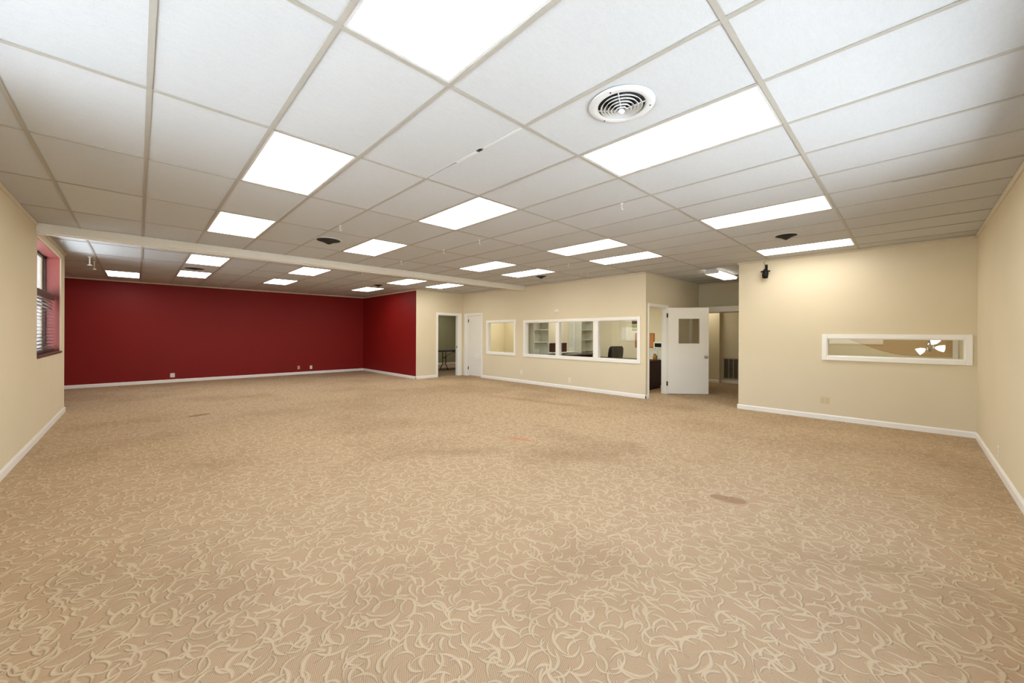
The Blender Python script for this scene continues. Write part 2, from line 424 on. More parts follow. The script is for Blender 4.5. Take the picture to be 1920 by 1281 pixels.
# ------------------------------------------------------------------ baseboards and wall angles
def board_x(name, x, side, y0, y1, label):     # on a wall whose face is the plane x; side = direction into the room
    bm = bmesh.new(); t = .016 * side; h = .085
    prof = [(0, 0), (t, 0), (t, h - .018), (t * .45, h), (0, h)]
    _prof(bm, [(x + a, z) for a, z in prof], 'Y', y0, y1)
    return tag(obj(name, bm, M['white']), label, 'baseboard', kind='structure')
def board_y(name, y, side, x0, x1, label):
    bm = bmesh.new(); t = .016 * side; h = .085
    prof = [(0, 0), (t, 0), (t, h - .018), (t * .45, h), (0, h)]
    _prof(bm, [(y + a, z) for a, z in prof], 'X', x0, x1)
    return tag(obj(name, bm, M['white']), label, 'baseboard', kind='structure')
def _prof(bm, pr, axis, a0, a1):
    f = (lambda p, a: (p[0], a, p[1])) if axis == 'Y' else (lambda p, a: (a, p[0], p[1]))
    A = [bm.verts.new(f(p, a0)) for p in pr]; B = [bm.verts.new(f(p, a1)) for p in pr]
    for k in range(len(pr)):
        k2 = (k + 1) % len(pr); bm.faces.new((A[k], A[k2], B[k2], B[k]))
    bm.faces.new(A[::-1]); bm.faces.new(B)
board_x('baseboard_left', XL, 1, YR, YLE + .016, 'white baseboard along the left beige wall')
board_y('baseboard_far', YB, -1, -1.95, X5, 'white baseboard along the wide red wall')
board_x('baseboard_far_return', X5, -1, YD - .016, YB, 'white baseboard along the narrow red wall')
board_y('baseboard_doorway', YD, -1, X5 - .016, D1[0] - .07, 'short white baseboard left of the open doorway')
board_x('baseboard_window', XW, -1, YN - .016, D2[0] - .065, 'white baseboard below the office windows')
board_y('baseboard_recess', YN, -1, XW - .016, D3[0] - .055, 'stub of white baseboard at the recess corner')
board_x('baseboard_end', XE, -1, YR, YE + .016, 'white baseboard below the long window')
board_y('baseboard_right', YR, 1, 4.0, XE, 'white baseboard along the right edge wall')
board_x('baseboard_corridor', 12.25, -1, 3.9, 6.0, 'white baseboard on the lit corridor wall')
board_x('baseboard_corridor_grille', 12.42, -1, YE, 3.9, 'white baseboard below the return air grille')
board_y('baseboard_dim_room', 14.95, -1, X5 + .14, 11.4, 'white baseboard in the dim room behind the table')

def angle_x(n, x, side, y0, y1, label):
    t = .022 * side
    bm = bmesh.new(); _prof(bm, [(x, H - .034), (x + t * .4, H - .034), (x + t, H - .012), (x + t, H + .003), (x, H + .003)], 'Y', y0, y1)
    tag(obj(n, bm, M['angle']), label, 'trim', kind='structure')
def angle_y(n, y, side, x0, x1, label):
    t = .022 * side
    bm = bmesh.new(); _prof(bm, [(y, H - .034), (y + t * .4, H - .034), (y + t, H - .012), (y + t, H + .003), (y, H + .003)], 'X', x0, x1)
    tag(obj(n, bm, M['angle']), label, 'trim', kind='structure')
angle_x('trim_1', XL, 1, YR, BEAM0, 'pale moulding between left wall and ceiling, before the beam')
angle_x('trim_2', XL, 1, BEAM1, YLE, 'pale moulding between left wall and ceiling, past the beam')
angle_y('trim_3', YB, -1, -1.95, X5, 'pale moulding on top of the wide red wall')
angle_x('trim_4', X5, -1, YD - .022, YB, 'pale moulding on top of the narrow red wall')
angle_y('trim_5', YD, -1, X5 - .022, XW, 'pale moulding above the open doorway wall')
angle_x('trim_6', XW, -1, BEAM1, YD, 'pale moulding on the window wall past the beam')
angle_x('trim_7', XW, -1, YN - .022, BEAM0, 'pale moulding above the office windows')
angle_y('trim_8', YN, -1, XW - .022, 11.0, 'pale moulding above the open white door')
angle_x('trim_9', 11.0, -1, YE, YN, 'pale moulding above the corridor header')
angle_x('trim_10', XE, -1, YR, YE + .022, 'pale moulding above the long window wall')
angle_y('trim_11', YR, 1, XL, XE, 'pale moulding on top of the right edge wall')
# inside corner batten between doorway wall and window wall
tag(bobj('trim_12', M['beige'], None, (XW - .03, XW, YD - .03, YD, 0, H)), 'thin beige corner batten between the two doorways', 'trim', kind='structure')

# ------------------------------------------------------------------ ceiling: grid, tiles
ceil = bobj('ceiling', M['plenum'], None, (-2.1, 12.5, YR - .1, YB + .1, H + .06, H + .08))
tag(ceil, 'suspended ceiling of white acoustic tiles in a metal grid', 'ceiling', kind='structure')
LIGHTS1 = [(-1, 0), (-1, 2), (-1, 4), (2, 0), (2, 2), (2, 4), (6, 0), (6, 2), (8, 2), (6, 4), (8, 4), (10, 0)]
LIGHTS2 = [(-3, 3), (-1, 0), (-1, 2), (2, 0), (2, 2), (6, 0), (6, 2), (8, 0)]
gx = lambda i: GX0 + GDX * i
GY2 = 8.78
ROW1 = [YR] + [GY0 + GDY * j for j in range(6)] + [BEAM0]        # rows j = -1 .. 5
ROW2 = [BEAM1] + [GY2 + GDY * k for k in range(5)] + [YB]        # rows k = -1 .. 4
tile_meshes = {}
def tile(x0, x1, y0, y1, tilt=None):
    if x1 - x0 < .05 or y1 - y0 < .05: return
    sx, sy = round(x1 - x0 - .012, 4), round(y1 - y0 - .012, 4)
    if (sx, sy) not in tile_meshes:
        bm = bmesh.new(); box(bm, -sx / 2, sx / 2, -sy / 2, sy / 2, 0, .016)
        tile_meshes[(sx, sy)] = mesh_of(bm, 'tile', M['tile'])
    o = link('tile', tile_meshes[(sx, sy)], ceil, ((x0 + x1) / 2, (y0 + y1) / 2, H + .0045 + random.uniform(0, .0012)))
    o.rotation_euler = tilt or (random.gauss(0, .0008), random.gauss(0, .0012), 0)
tee_meshes = {}
def tee(name, axis, p, a0, a1):
    L = round(a1 - a0, 4)
    if (axis, L) not in tee_meshes:
        bm = bmesh.new()
        if axis == 'X': box(bm, -L / 2, L / 2, -.0125, .0125, 0, .004); box(bm, -L / 2, L / 2, -.003, .003, .004, .035)
        else: box(bm, -.0125, .0125, -L / 2, L / 2, .0003, .004); box(bm, -.003, .003, -L / 2, L / 2, .004, .035)
        tee_meshes[(axis, L)] = mesh_of(bm, name, M['tee'])
    c = (a0 + a1) / 2
    link(name, tee_meshes[(axis, L)], ceil, (c, p, H) if axis == 'X' else (p, c, H))
def col_edges(x0, x1):
    e = [x0] + [gx(i) for i in range(-4, 18) if x0 + .04 < gx(i) < x1 - .04] + [x1]
    return e
def lay(rows, joff, lights, x1_of):
    for r in range(len(rows) - 1):
        y0, y1 = rows[r], rows[r + 1]; j = r + joff
        e = col_edges(XL if rows is ROW1 or y1 < YLE + .7 else -1.95, x1_of(y0, y1))
        if rows is ROW2 and y0 < 10.1 < y1: pass
        for a, b in zip(e, e[1:]):
            i = math.floor(((a + b) / 2 - GX0) / GDX)
            if (i, j) in lights and b - a > .5: continue
            if rows is ROW1 and (i, j) == (0, 1): tile(a, b, y0, y1, (0, .0, 0)); continue
            tile(a, b, y0, y1)
        for x in e[1:-1]:
            i = round((x - GX0) / GDX)
            if rows is ROW1 and j == 1 and i == 1: continue        # the missing cross tee
            tee('cross_tee', 'Y', x, y0 + .0125, y1 - .0125)
        if r > 0: tee('main_tee', 'X', y0, e[0], max(e[-1], x1_of(rows[r - 1], y0)))
def x1a(y0, y1):
    if y1 < 1.9: return XE
    if y1 < 4.4: return 11.0
    return XW
lay(ROW1, -1, LIGHTS1, x1a)
lay(ROW2, -1, LIGHTS2, lambda a, b: XW if a < YD - .6 else X5)
# torn white tape where the cross tee is missing, with a dark hole at its middle
xm = gx(1)
bobj('seam_tape', M['tape'], ceil, (xm - .009, xm + .009, GY0 + GDY + .02, 2.22, H + .001, H + .004), (xm - .013, xm + .013, 2.30, 2.55, H, H + .004))
bobj('torn_gap', M['ventd'], ceil, (xm - .016, xm + .012, 2.24, 2.285, H + .0015, H + .0035))
bobj('open_gap', M['ventd'], ceil, (gx(6) + .012, gx(6) + .024, YR + .02, .12, H + .001, H + .004))

# ------------------------------------------------------------------ ceiling panel lights
def lit_below(me, mat):
    me.materials.append(mat)
    for p in me.polygons:
        if p.normal.z < -.9: p.material_index = 1
    return me
def make_light():
    me = {}
    bm = bmesh.new(); a, b = GDX / 2 - .014, GDY / 2 - .014
    for q in ((-a, a, -b, -b + .016), (-a, a, b - .016, b), (-a, -a + .016, -b + .016, b - .016), (a - .016, a, -b + .016, b - .016)):
        box(bm, *q, .003, .02)
    me['frame'] = mesh_of(bm, 'frame', M['ventw'])
    bm = bmesh.new(); box(bm, -a + .016, a - .016, -b + .016, b - .016, .005, .012); me['diffuser'] = lit_below(mesh_of(bm, 'diffuser', M['ventw']), M['lamp'])
    bm = bmesh.new(); box(bm, -a + .02, a - .02, -b + .02, b - .02, .0121, .055); me['housing'] = mesh_of(bm, 'housing', M['ventw'])
    return me
LME = make_light()
def panel_light(x, y, label):
    t = thing('ceiling_light', label, 'ceiling light', (x, y, H), 'recessed panel lights in the ceiling')
    for k in ('frame', 'diffuser', 'housing'): link(k, LME[k], t)
LAB1 = {(-1, 0): 'large bright panel light cut off by the top edge of the photo',
        (-1, 2): 'bright panel light of the left row, nearest one fully in view',
        (-1, 4): 'bright panel light of the left row just before the white beam',
        (2, 0): 'wide bright panel light directly below the round ringed vent',
        (2, 2): 'bright panel light in mid ceiling beyond the torn tile seam',
        (2, 4): 'bright panel light beside the dark vent before the beam',
        (6, 0): 'long bright panel light, middle one of the three at right',
        (6, 2): 'left of two panel lights side by side above the wide office window',
        (8, 2): 'right of two panel lights side by side above the wide office window',
        (6, 4): 'left of two panel lights side by side near the right end of the white beam',
        (8, 4): 'right of two panel lights near the beam end, beside a small dark vent',
        (10, 0): 'long bright panel light above the black wall spotlight'}
for i, j in LIGHTS1: panel_light(gx(i) + GDX / 2, GY0 + GDY * (j + .5), LAB1[(i, j)])
LAB2 = {(-3, 3): 'bright panel light nearest the red wall at far left',
        (-1, 0): 'panel light past the beam, nearer of the left pair around a vent',
        (-1, 2): 'panel light past the beam, farther of the left pair around a vent',
        (2, 0): 'panel light past the beam, nearer of the middle pair before the red wall',
        (2, 2): 'panel light past the beam, farther of the middle pair before the red wall',
        (6, 0): 'panel light past the beam, above the red corner, nearer of two',
        (6, 2): 'panel light close above the red wall corner beside a small vent',
        (8, 0): 'panel light past the beam in front of the open doorway'}
for i, k in LIGHTS2: panel_light(gx(i) + GDX / 2, GY2 + GDY * (k + .5), LAB2[(i, k)])

def added_room_light(x, y, z, mat, label, sx=.6, sy=1.2):  # unseen lamps, added so the rooms behind look lit
    t = thing('ceiling_light', label, 'ceiling light', (x, y, z))
    lit_below(bobj('diffuser', M['ventw'], t, (-sx / 2 + .02, sx / 2 - .02, -sy / 2 + .02, sy / 2 - .02, -.03, -.02)).data, mat)
    bobj('housing', M['ventw'], t, (-sx / 2, sx / 2, -sy / 2, sy / 2, -.02, 0))
added_room_light(9.6, 5.4, 2.6, M['fill_room'], 'unseen ceiling light added inside the office near the black chair')
added_room_light(9.8, 7.0, 2.6, M['fill_room'], 'unseen ceiling light added inside the office above the dark desk')
added_room_light(8.9, 9.3, 2.6, M['fill_room'], 'unseen ceiling light added behind the small square window')
added_room_light(9.6, .8, 2.6, M['fill_room'], 'unseen ceiling light added in the room behind the long window')
added_room_light(9.6, 13.5, 2.6, M['fill_low'], 'unseen ceiling light added in the dim room')
added_room_light(11.85, 4.35, 2.42, M['fill_hall'], 'unseen ceiling light added in the corridor behind the white door', .4, .9)

# surface fixture in the recess
t = thing('surface_light', 'surface mounted wraparound light on the recess ceiling above the white door', 'ceiling light', (9.2, 2.9, H))
bobj('body', M['ventw'], t, (-.61, .61, -.11, .11, -.045, .003), bevel=.004)
bm = bmesh.new(); _prof(bm, [(-.15, -.05), (-.13, -.095), (.13, -.095), (.15, -.05)], 'X', -.60, .60); obj('lens', bm, M['lamp_dim'], t)
for s in (-1, 1):
    bm = bmesh.new(); _prof(bm, [(-.155, -.045), (-.132, -.099), (.132, -.099), (.155, -.045)], 'X', s * .61 - .008, s * .61 + .008); obj('end_cap', bm, M['ventw'], t)

# ------------------------------------------------------------------ vents
def ring_vent(x, y, label):
    t = thing('ceiling_vent', label, 'air vent', (x, y, H), 'round air vents in the ceiling'); t.scale = (.72, .72, .85)
    bm = bmesh.new(); lathe(bm, [(.262, .004), (.268, -.002), (.258, -.010), (.205, -.014), (.192, -.008), (.190, .003)], 48, closed=True); obj('flange', bm, M['ventw'], t, True)
    bm = bmesh.new(); lathe(bm, [(0, .0035), (.2, .0035), (.2, .0015), (0, .0015)], 32); obj('duct', bm, M['ventd'], t)
    for k, (r, z) in enumerate(((.168, -.020), (.139, -.027), (.110, -.034), (.082, -.040), (.054, -.046))):
        bm = bmesh.new(); lathe(bm, [(r - .028, z + .030), (r, z), (r + .003, z + .002), (r - .024, z + .031)], 40, closed=True); obj('vent_ring', bm, M['ventw'], t, True)
    bm = bmesh.new(); lathe(bm, [(0, -.064), (.018, -.060), (.03, -.048), (.012, -.02), (0, -.02)], 24); obj('hub', bm, M['ventw'], t, True)
    for a in (0.4, 0.4 + PI / 2, 0.4 + PI, 0.4 + 3 * PI / 2):
        c, s = math.cos(a), math.sin(a)
        bm = bmesh.new(); tube(bm, [(c * .03, s * .03, -.035), (c * .19, s * .19, -.006)], .004, 6); obj('strut', bm, M['ventw'], t)
    for a in (1.2, 3.3, 5.4):
        bm = bmesh.new(); lathe(bm, [(0, -.0165), (.006, -.015), (.007, -.012)], 10, (math.cos(a) * .232, math.sin(a) * .232, 0)); obj('screw', bm, M['bronze'], t)
ring_vent(2.085, 1.215, 'round white ringed air vent in the near ceiling')
def cone_vent(x, y, r, label, depth=.06):
    t = thing('ceiling_vent', label, 'air vent', (x, y, H), 'round air vents in the ceiling')
    bm = bmesh.new(); lathe(bm, [(r * 1.16, .004), (r * 1.16, .001), (r * 1.10, -.004), (r * .98, -.004), (r * .98, .004)], 40, closed=True); obj('flange', bm, M['tile'], t)
    bm = bmesh.new(); lathe(bm, [(r * .98, .0035), (r * .96, -.006), (r * .5, -depth * .45), (r * .1, -depth), (0, -depth)], 36); obj('cone', bm, M['ventd'], t, True)
cone_vent(2.02, 6.0, .165, 'dark cone vent beside the panel light before the white beam')
cone_vent(6.43, 1.20, .13, 'dark cone vent between the two long lights at right')
cone_vent(6.86, 6.1, .13, 'small dark cone vent above the office window wall')
cone_vent(4.86, 10.45, .13, 'small dark cone vent above the red wall corner')
cone_vent(.86, 10.66, .17, 'dark round vent between two lights past the beam at left', .03)

# ------------------------------------------------------------------ ceiling hooks
def hook(x, y, label, L=.05):
    t = thing('ceiling_hook', label, 'hook', (x, y, H), 'small white hooks hanging from the grid')
    bm = bmesh.new(); box(bm, -.012, .012, -.012, .012, -.004, .004); obj('clip', bm, M['plate'], t)
    bm = bmesh.new(); pts = [(0, 0, -.003), (0, 0, -L)] + [(.012 - .012 * math.cos(a), 0, -L - .014 * math.sin(a)) for a in [PI * q / 6 for q in range(1, 7)]]
    tube(bm, pts, .0035, 6); obj('hook_wire', bm, M['plate'], t)
for x, y, lb in ((3.65, 2.116, 'white ceiling hook nearest the camera, left of the right hand lights'),
                 (1.85, 5.08, 'white ceiling hook just in front of the dark cone vent'),
                 (3.60, 4.41, 'white ceiling hook in mid ceiling, right of the pair past the middle light'),
                 (3.60, 5.34, 'white ceiling hook in mid ceiling, left of the pair past the middle light'),
                 (5.94, 5.10, 'white ceiling hook above the right end of the light pair by the beam'),
                 (6.04, 4.66, 'white ceiling hook above the round detector on the window wall'),
                 (3.59, 6.75, 'white ceiling hook close to the white beam in mid ceiling'),
                 (3.62, 8.6, 'white ceiling hook just past the beam left of a panel light'),
                 (7.15, 5.15, 'left of two tiny white hooks over the window wall'),
                 (7.10, 4.95, 'right of two tiny white hooks over the window wall')):
    hook(x, y, lb)
def peg(x, y, label):
    t = thing('sprinkler_pendant', label, 'sprinkler', (x, y, H), 'white pendants by the left window')
    bm = bmesh.new(); lathe(bm, [(0, 0), (.03, 0), (.03, -.006), (.012, -.012), (.012, -.14), (0, -.14)], 14); obj('stem', bm, M['plate'], t, True)
    bm = bmesh.new(); lathe(bm, [(0, -.138), (.018, -.14), (.036, -.155), (.034, -.162), (0, -.165)], 16); obj('head', bm, M['plate'], t, True)
peg(-.64, 10.4, 'white hanging sprinkler pendant past the beam, the left and nearer one')
peg(-.62, 11.0, 'white hanging sprinkler pendant past the beam, the right and farther one')

# ------------------------------------------------------------------ windows in the inner walls
def inner_window_x(name, xf, t, hole, cw, mull, label, side=-1):
    y0, y1, z0, z1 = hole
    r = tag(empty(name), label, 'window', kind='structure')
    p = .02
    a, b = xf - p, xf
    bobj('casing', M['white'], r, (a, b, y0 - cw, y0, z0 - cw, z1 + cw), bevel=.004)
    bobj('casing', M['white'], r, (a, b, y1, y1 + cw, z0 - cw, z1 + cw), bevel=.004)
    bobj('casing', M['white'], r, (a, b, y0, y1, z1, z1 + cw), bevel=.004)
    bobj('casing', M['white'], r, (a - .006, b, y0, y1, z0 - cw, z0), bevel=.004)
    l = .012
    bobj('jamb', M['white'], r, (b, b + t, y0, y0 + l, z0, z1)); bobj('jamb', M['white'], r, (b, b + t, y1 - l, y1, z0, z1))
    bobj('head', M['white'], r, (b, b + t, y0 + l, y1 - l, z1 - l, z1)); bobj('sill', M['white'], r, (b, b + t, y0 + l, y1 - l, z0, z0 + l))
    edges = [y0 + l]
    for m0, m1 in mull:
        bobj('mullion', M['white'], r, (a + .004, b + t * .8, m0, m1, z0 + l, z1 - l), bevel=.003); edges += [m0, m1]
    edges.append(y1 - l)
    for e0, e1 in zip(edges[::2], edges[1::2]):
        bobj('pane', M['glass'], r, (b + .055, b + .061, e0, e1, z0 + l, z1 - l))
    return r
inner_window_x('window_1', XW, .12, SW, .072, [], 'small square white framed window in the beige wall')
inner_window_x('window_2', XW, .12, BW, .072, [(6.446, 6.56), (5.245, 5.383)], 'wide white framed office window in three panes')
inner_window_x('window_3', XE, .12, LW, .066, [], 'long low white framed window in the end wall')

# left exterior window, and an unseen one added by the camera for daylight
def outer_window(name, y0, y1, z0, z1, label):
    r = tag(empty(name), label, 'window', kind='structure')
    xo = XL - .17
    rt = .006
    bobj('reveal', M['redjamb'], r, (xo, XL - .02, y1 - rt, y1, z0 + .03, z1), (xo, XL - .02, y0, y0 + rt, z0 + .03, z1), (xo, XL - .02, y0 + rt, y1 - rt, z1 - rt, z1))
    bobj('sill', M['sillwood'], r, (xo, XL + .012, y0 + rt, y1 - rt, z0, z0 + .03), bevel=.004)
    zt = 2.03; f = .03
    a, b = xo - .035, xo
    bobj('frame', M['bronze'], r, (a, b, y0 + rt, y0 + f, z0 + .03, z1 - rt), (a, b, y1 - f, y1 - rt, z0 + .03, z1 - rt), (a, b, y0 + f, y1 - f, z1 - f, z1 - rt), (a, b, y0 + f, y1 - f, z0 + .03, z0 + .03 + f))
    bobj('transom', M['bronze'], r, (a, b + .004, y0 + f, y1 - f, zt - .03, zt + .03))
    ym = (y0 + y1) / 2
    bobj('mullion', M['bronze'], r, (a + .008, b - .008, ym - .018, ym + .018, zt + .03, z1 - f))
    bobj('pane', M['glass'], r, (xo - .020, xo - .016, y0 + f, ym - .018, zt + .03, z1 - f)); bobj('pane', M['glass'], r, (xo - .020, xo - .016, ym + .018, y1 - f, zt + .03, z1 - f))
    bobj('pane', M['glass'], r, (xo - .020, xo - .016, y0 + f, y1 - f, z0 + .03 + f, zt - .03))
    return r
outer_window('window_4', *WIN_L[1], 'deep window with red reveal in the left wall past the beam')
outer_window('window_added_left', *WIN_L[0], 'unseen window added in the left wall for daylight beside the camera')
# blind in the far one
bl = thing('window_blind', 'dark wooden slatted blind in the lower part of the left window', 'blind', (XL - .10, 0, 0))
y0, y1 = WIN_L[1][0] + .03, WIN_L[1][1] - .03
bobj('valance', M['blindwood'], bl, (-.035, .03, y0, y1, 1.93, 2.02), bevel=.003)
bm = bmesh.new(); box(bm, -.025, .025, y0 + .01, y1 - .01, -.0016, .0016); sl = mesh_of(bm, 'slat', M['blindwood'])
for k in range(15):
    o = link('slat', sl, bl, (0, 0, 1.165 + .052 * k)); o.rotation_euler = (0, math.radians(8 + (k > 11) * 45), 0)
bobj('bottom_rail', M['blindwood'], bl, (-.025, .025, y0 + .01, y1 - .01, 1.105, 1.13))
for yy in (y0 + .3, (y0 + y1) / 2, y1 - .3): bobj('ladder_cord', M['blindwood'], bl, (.026, .028, yy - .002, yy + .002, 1.12, 1.95))
# unseen window added beside the camera to brighten the near ceiling
sf = tag(empty('window_added_right'), 'unseen wide window added in the right edge wall for daylight beside the camera', 'window', kind='structure')
x0, x1, z0, z1 = ADDED_WIN
a, b = YR - .11, YR - .05
for q in ((x0, x0 + .05, z0, z1), (x1 - .05, x1, z0, z1), (x0 + .05, x1 - .05, z1 - .05, z1), (x0 + .05, x1 - .05, z0, z0 + .05)):
    bobj('frame', M['bronze'], sf, (q[0], q[1], a, b, q[2], q[3]))
xs = [x0 + .05, x0 + 1.3, x0 + 2.5, x1 - .05]
for xx in xs[1:-1]: bobj('mullion', M['bronze'], sf, (xx - .025, xx + .025, a, b, z0 + .05, z1 - .05))
for e0, e1 in zip(xs, xs[1:]): bobj('pane', M['glass'], sf, (e0 + .025, e1 - .025, a + .03, a + .036, z0 + .05, z1 - .05))

# ------------------------------------------------------------------ doors
d = tag(empty('door_1'), 'open cased doorway into the dim room beside the red wall', 'doorway', kind='structure')
c0, c1, _, cz = D1
for q in ((c0 - .07, c0, 0, cz + .07), (c1, c1 + .14, 0, cz + .07), (c0, c1, cz, cz + .07)): bobj('casing', M['white'], d, (q[0], q[1], YD - .018, YD, q[2], q[3]), bevel=.004)
bobj('jamb', M['white'], d, (c0, c0 + .015, YD, YD + .12, 0, cz)); bobj('jamb', M['white'], d, (c1 - .015, c1, YD, YD + .12, 0, cz))
bobj('head', M['white'], d, (c0 + .015, c1 - .015, YD, YD + .12, cz - .015, cz))
bobj('strike_plate', M['bronze'], d, (c1 - .018, c1 - .0148, YD + .04, YD + .07, .92, 1.0))

d = tag(empty('door_2'), 'closed white door with a louvred grille between doorway and small window', 'door', kind='structure')
c0, c1, _, cz = D2
for q in ((c0 - .065, c0, 0, cz + .065), (c1, c1 + .14, 0, cz + .065), (c0, c1, cz, cz + .065)): bobj('casing', M['white'], d, (XW - .018, XW, q[0], q[1], q[2], q[3]), bevel=.004)
bobj('jamb', M['white'], d, (XW, XW + .12, c0, c0 + .012, 0, cz)); bobj('jamb', M['white'], d, (XW, XW + .12, c1 - .012, c1, 0, cz)); bobj('head', M['white'], d, (XW, XW + .12, c0 + .012, c1 - .012, cz - .012, cz))
lf = bobj('leaf', M['doorw'], d, (XW + .045, XW + .085, c0 + .015, c1 - .035, .02, cz - .018), bevel=.003)
gy0, gy1, gz0, gz1 = c0 + .08, c0 + .40, .39, .735
g = bobj('louver_frame', M['doorw'], lf, (XW + .034, XW + .046, gy0, gy1, gz0, gz0 + .025), (XW + .034, XW + .046, gy0, gy1, gz1 - .025, gz1), (XW + .034, XW + .046, gy0, gy0 + .025, gz0 + .025, gz1 - .025), (XW + .034, XW + .046, gy1 - .025, gy1, gz0 + .025, gz1 - .025))
bm = bmesh.new(); box(bm, -.006, .006, -(gy1 - gy0) / 2 + .025, (gy1 - gy0) / 2 - .025, -.018, .018); me = mesh_of(bm, 'louver_slat', M['doorw'])
for k in range(7):
    o = link('louver_slat', me, lf, (XW + .04, (gy0 + gy1) / 2, gz0 + .045 + k * .0425)); o.rotation_euler = (0, math.radians(35), 0)
for z in (.26, 1.85): bobj('hinge', M['bronze'], d, (XW + .03, XW + .052, c1 - .036, c1 - .010, z - .05, z + .05), bevel=.003)

d = tag(empty('door_3'), 'open white door with a square glass pane standing in the recess', 'door', kind='structure')
c0, c1, _, cz = D3
for q in ((c0 - .05, c0, 0, cz + .06), (c1, c1 + .06, 0, cz + .06), (c0, c1, cz, cz + .06)): bobj('casing', M['white'], d, (q[0], q[1], YN - .018, YN, q[2], q[3]), bevel=.004)
bobj('jamb', M['white'], d, (c0, c0 + .015, YN, YN + .12, 0, cz)); bobj('jamb', M['white'], d, (c1 - .015, c1, YN, YN + .12, 0, cz)); bobj('head', M['white'], d, (c0 + .015, c1 - .015, YN, YN + .12, cz - .015, cz))
hx, hy = 9.020, 4.004
ang = math.atan2(3.334 - 4.024, 9.648 - 9.017)
W3 = .935
bm = slab_with_holes('Y', -.02, .02, 0, W3, .012, 2.045, [(.24, .72, 1.20, 1.785)])
lf = obj('leaf', bm, M['doorw'], d); lf.location = (hx, hy, 0); lf.rotation_euler = (0, 0, ang)
for q in ((.22, .74, 1.18, 1.20), (.22, .74, 1.785, 1.805), (.22, .24, 1.20, 1.785), (.72, .74, 1.20, 1.785)):
    bobj('glazing_bead', M['doorw'], lf, (q[0], q[1], -.028, .028, q[2], q[3]))
bobj('pane', M['glass'], lf, (.24, .72, -.003, .003, 1.20, 1.785))
bm = bmesh.new(); lathe(bm, [(0, 0), (.032, 0), (.032, .006), (.012, .010), (.011, .030), (.026, .040), (.030, .052), (.024, .062), (0, .066)], 20)
kn = obj('knob', bm, M['chrome'], lf, True); kn.location = (.865, -.02, .885); kn.rotation_euler = (PI / 2, 0, 0)
bm = bmesh.new(); lathe(bm, [(0, 0), (.032, 0), (.032, .006), (.012, .010), (.011, .030), (.026, .040), (.030, .052), (.024, .062), (0, .066)], 20)
kn = obj('knob', bm, M['chrome'], lf, True); kn.location = (.865, .02, .885); kn.rotation_euler = (-PI / 2, 0, 0)
for z in (.25, 1.86): bobj('hinge', M['bronze'], d, (hx - .035, hx - .008, hy - .012, hy + .012, z - .05, z + .05), bevel=.003)

# ------------------------------------------------------------------ outlets and wall fittings
def outlet(name, plane, p, u, z, label, mat='plate', w=.075, h=.118, gang=1):
    """plane: '-X' = on a wall facing -X etc."""
    t = thing(name, label, 'outlet', (0, 0, 0), 'electric plates low on the walls')
    if plane == '-X': t.location = (p, u, z); t.rotation_euler = (0, 0, -PI / 2)
    elif plane == '-Y': t.location = (u, p, z)
    elif plane == '+Y': t.location = (u, p, z); t.rotation_euler = (0, 0, PI)
    bobj('plate', M[mat], t, (-w * gang / 2, w * gang / 2, -.006, 0, -h / 2, h / 2), bevel=.002)
    for gq in range(gang):
        xo = (gq - (gang - 1) / 2) * w
        for s in (-1, 1):
            rc = bobj('receptacle', M[mat], t, (xo - .017, xo + .017, -.0085, -.006, s * .021 - .014, s * .021 + .014), bevel=.002)
            bobj('slot', M['black'], rc, (xo - .007, xo - .0045, -.009, -.0084, s * .021 - .005, s * .021 + .006), (xo + .0045, xo + .007, -.009, -.0084, s * .021 - .005, s * .021 + .006))
        bobj('screw', M['chrome'], t, (xo - .003, xo + .003, -.0072, -.006, -.003, .003))
outlet('wall_outlet', '-Y', YB, .70, .20, 'white outlet low on the red wall, the left one alone', w=.1)
outlet('wall_outlet', '-Y', YB, 3.94, .235, 'tan outlet low on the red wall, left of a pair', 'platetan')
outlet('wall_outlet', '-Y', YB, 4.33, .225, 'white outlet low on the red wall, right of a pair')
outlet('wall_outlet', '-X', XW, 7.84, .305, 'small white outlet on the window wall left of the wide window')
outlet('wall_outlet', '-X', XW, 6.10, .23, 'white outlet on the window wall just above the baseboard')
outlet('wall_outlet', '-X', XE, .993, .32, 'ivory double outlet below the left end of the long window', 'plateiv', gang=2, w=.06)
outlet('wall_outlet', '+Y', YR, 6.366, .215, 'white outlet on the right edge wall near the corner')

t = thing('wall_detector', 'round white detector on the wall above the wide window', 'detector', (XW, 6.533, 2.014)); t.rotation_euler = (0, -PI / 2, 0)
bm = bmesh.new(); lathe(bm, [(0, 0), (.062, 0), (.062, .012), (.055, .02), (0, .02)], 28); obj('base', bm, M['plate'], t, True)
bm = bmesh.new(); lathe(bm, [(.045, .0195), (.047, .032), (.038, .042), (0, .044)], 28); obj('cover', bm, M['plate'], t, True)

t = thing('wall_spotlight', 'black spotlight hanging from a bracket high on the end wall', 'spotlight', (XE, 1.835, 2.62))
bobj('bracket', M['black'], t, (-.02, 0, -.02, .02, -.03, .07), bevel=.004)
bm = bmesh.new(); tube(bm, [(-.01, 0, -.01), (-.05, 0, -.02), (-.075, 0, -.05)], .012, 8); obj('arm', bm, M['black'], t, True)
bm = bmesh.new(); lathe(bm, [(0, .06), (.03, .058), (.045, .02), (.05, -.05), (.042, -.10), (.036, -.10), (.03, -.06), (0, -.06)], 20)
hd_ = obj('lamp_head', bm, M['black'], t, True); hd_.location = (-.075, 0, -.08); hd_.rotation_euler = (0, math.radians(12), 0)
for s in (-1, 1):
    bm = bmesh.new(); lathe(bm, [(0, -.012), (.014, -.012), (.014, .012), (0, .012)], 12); k = obj('knob', bm, M['black'], t, True); k.location = (-.075, s * .058, -.06); k.rotation_euler = (PI / 2, 0, 0)
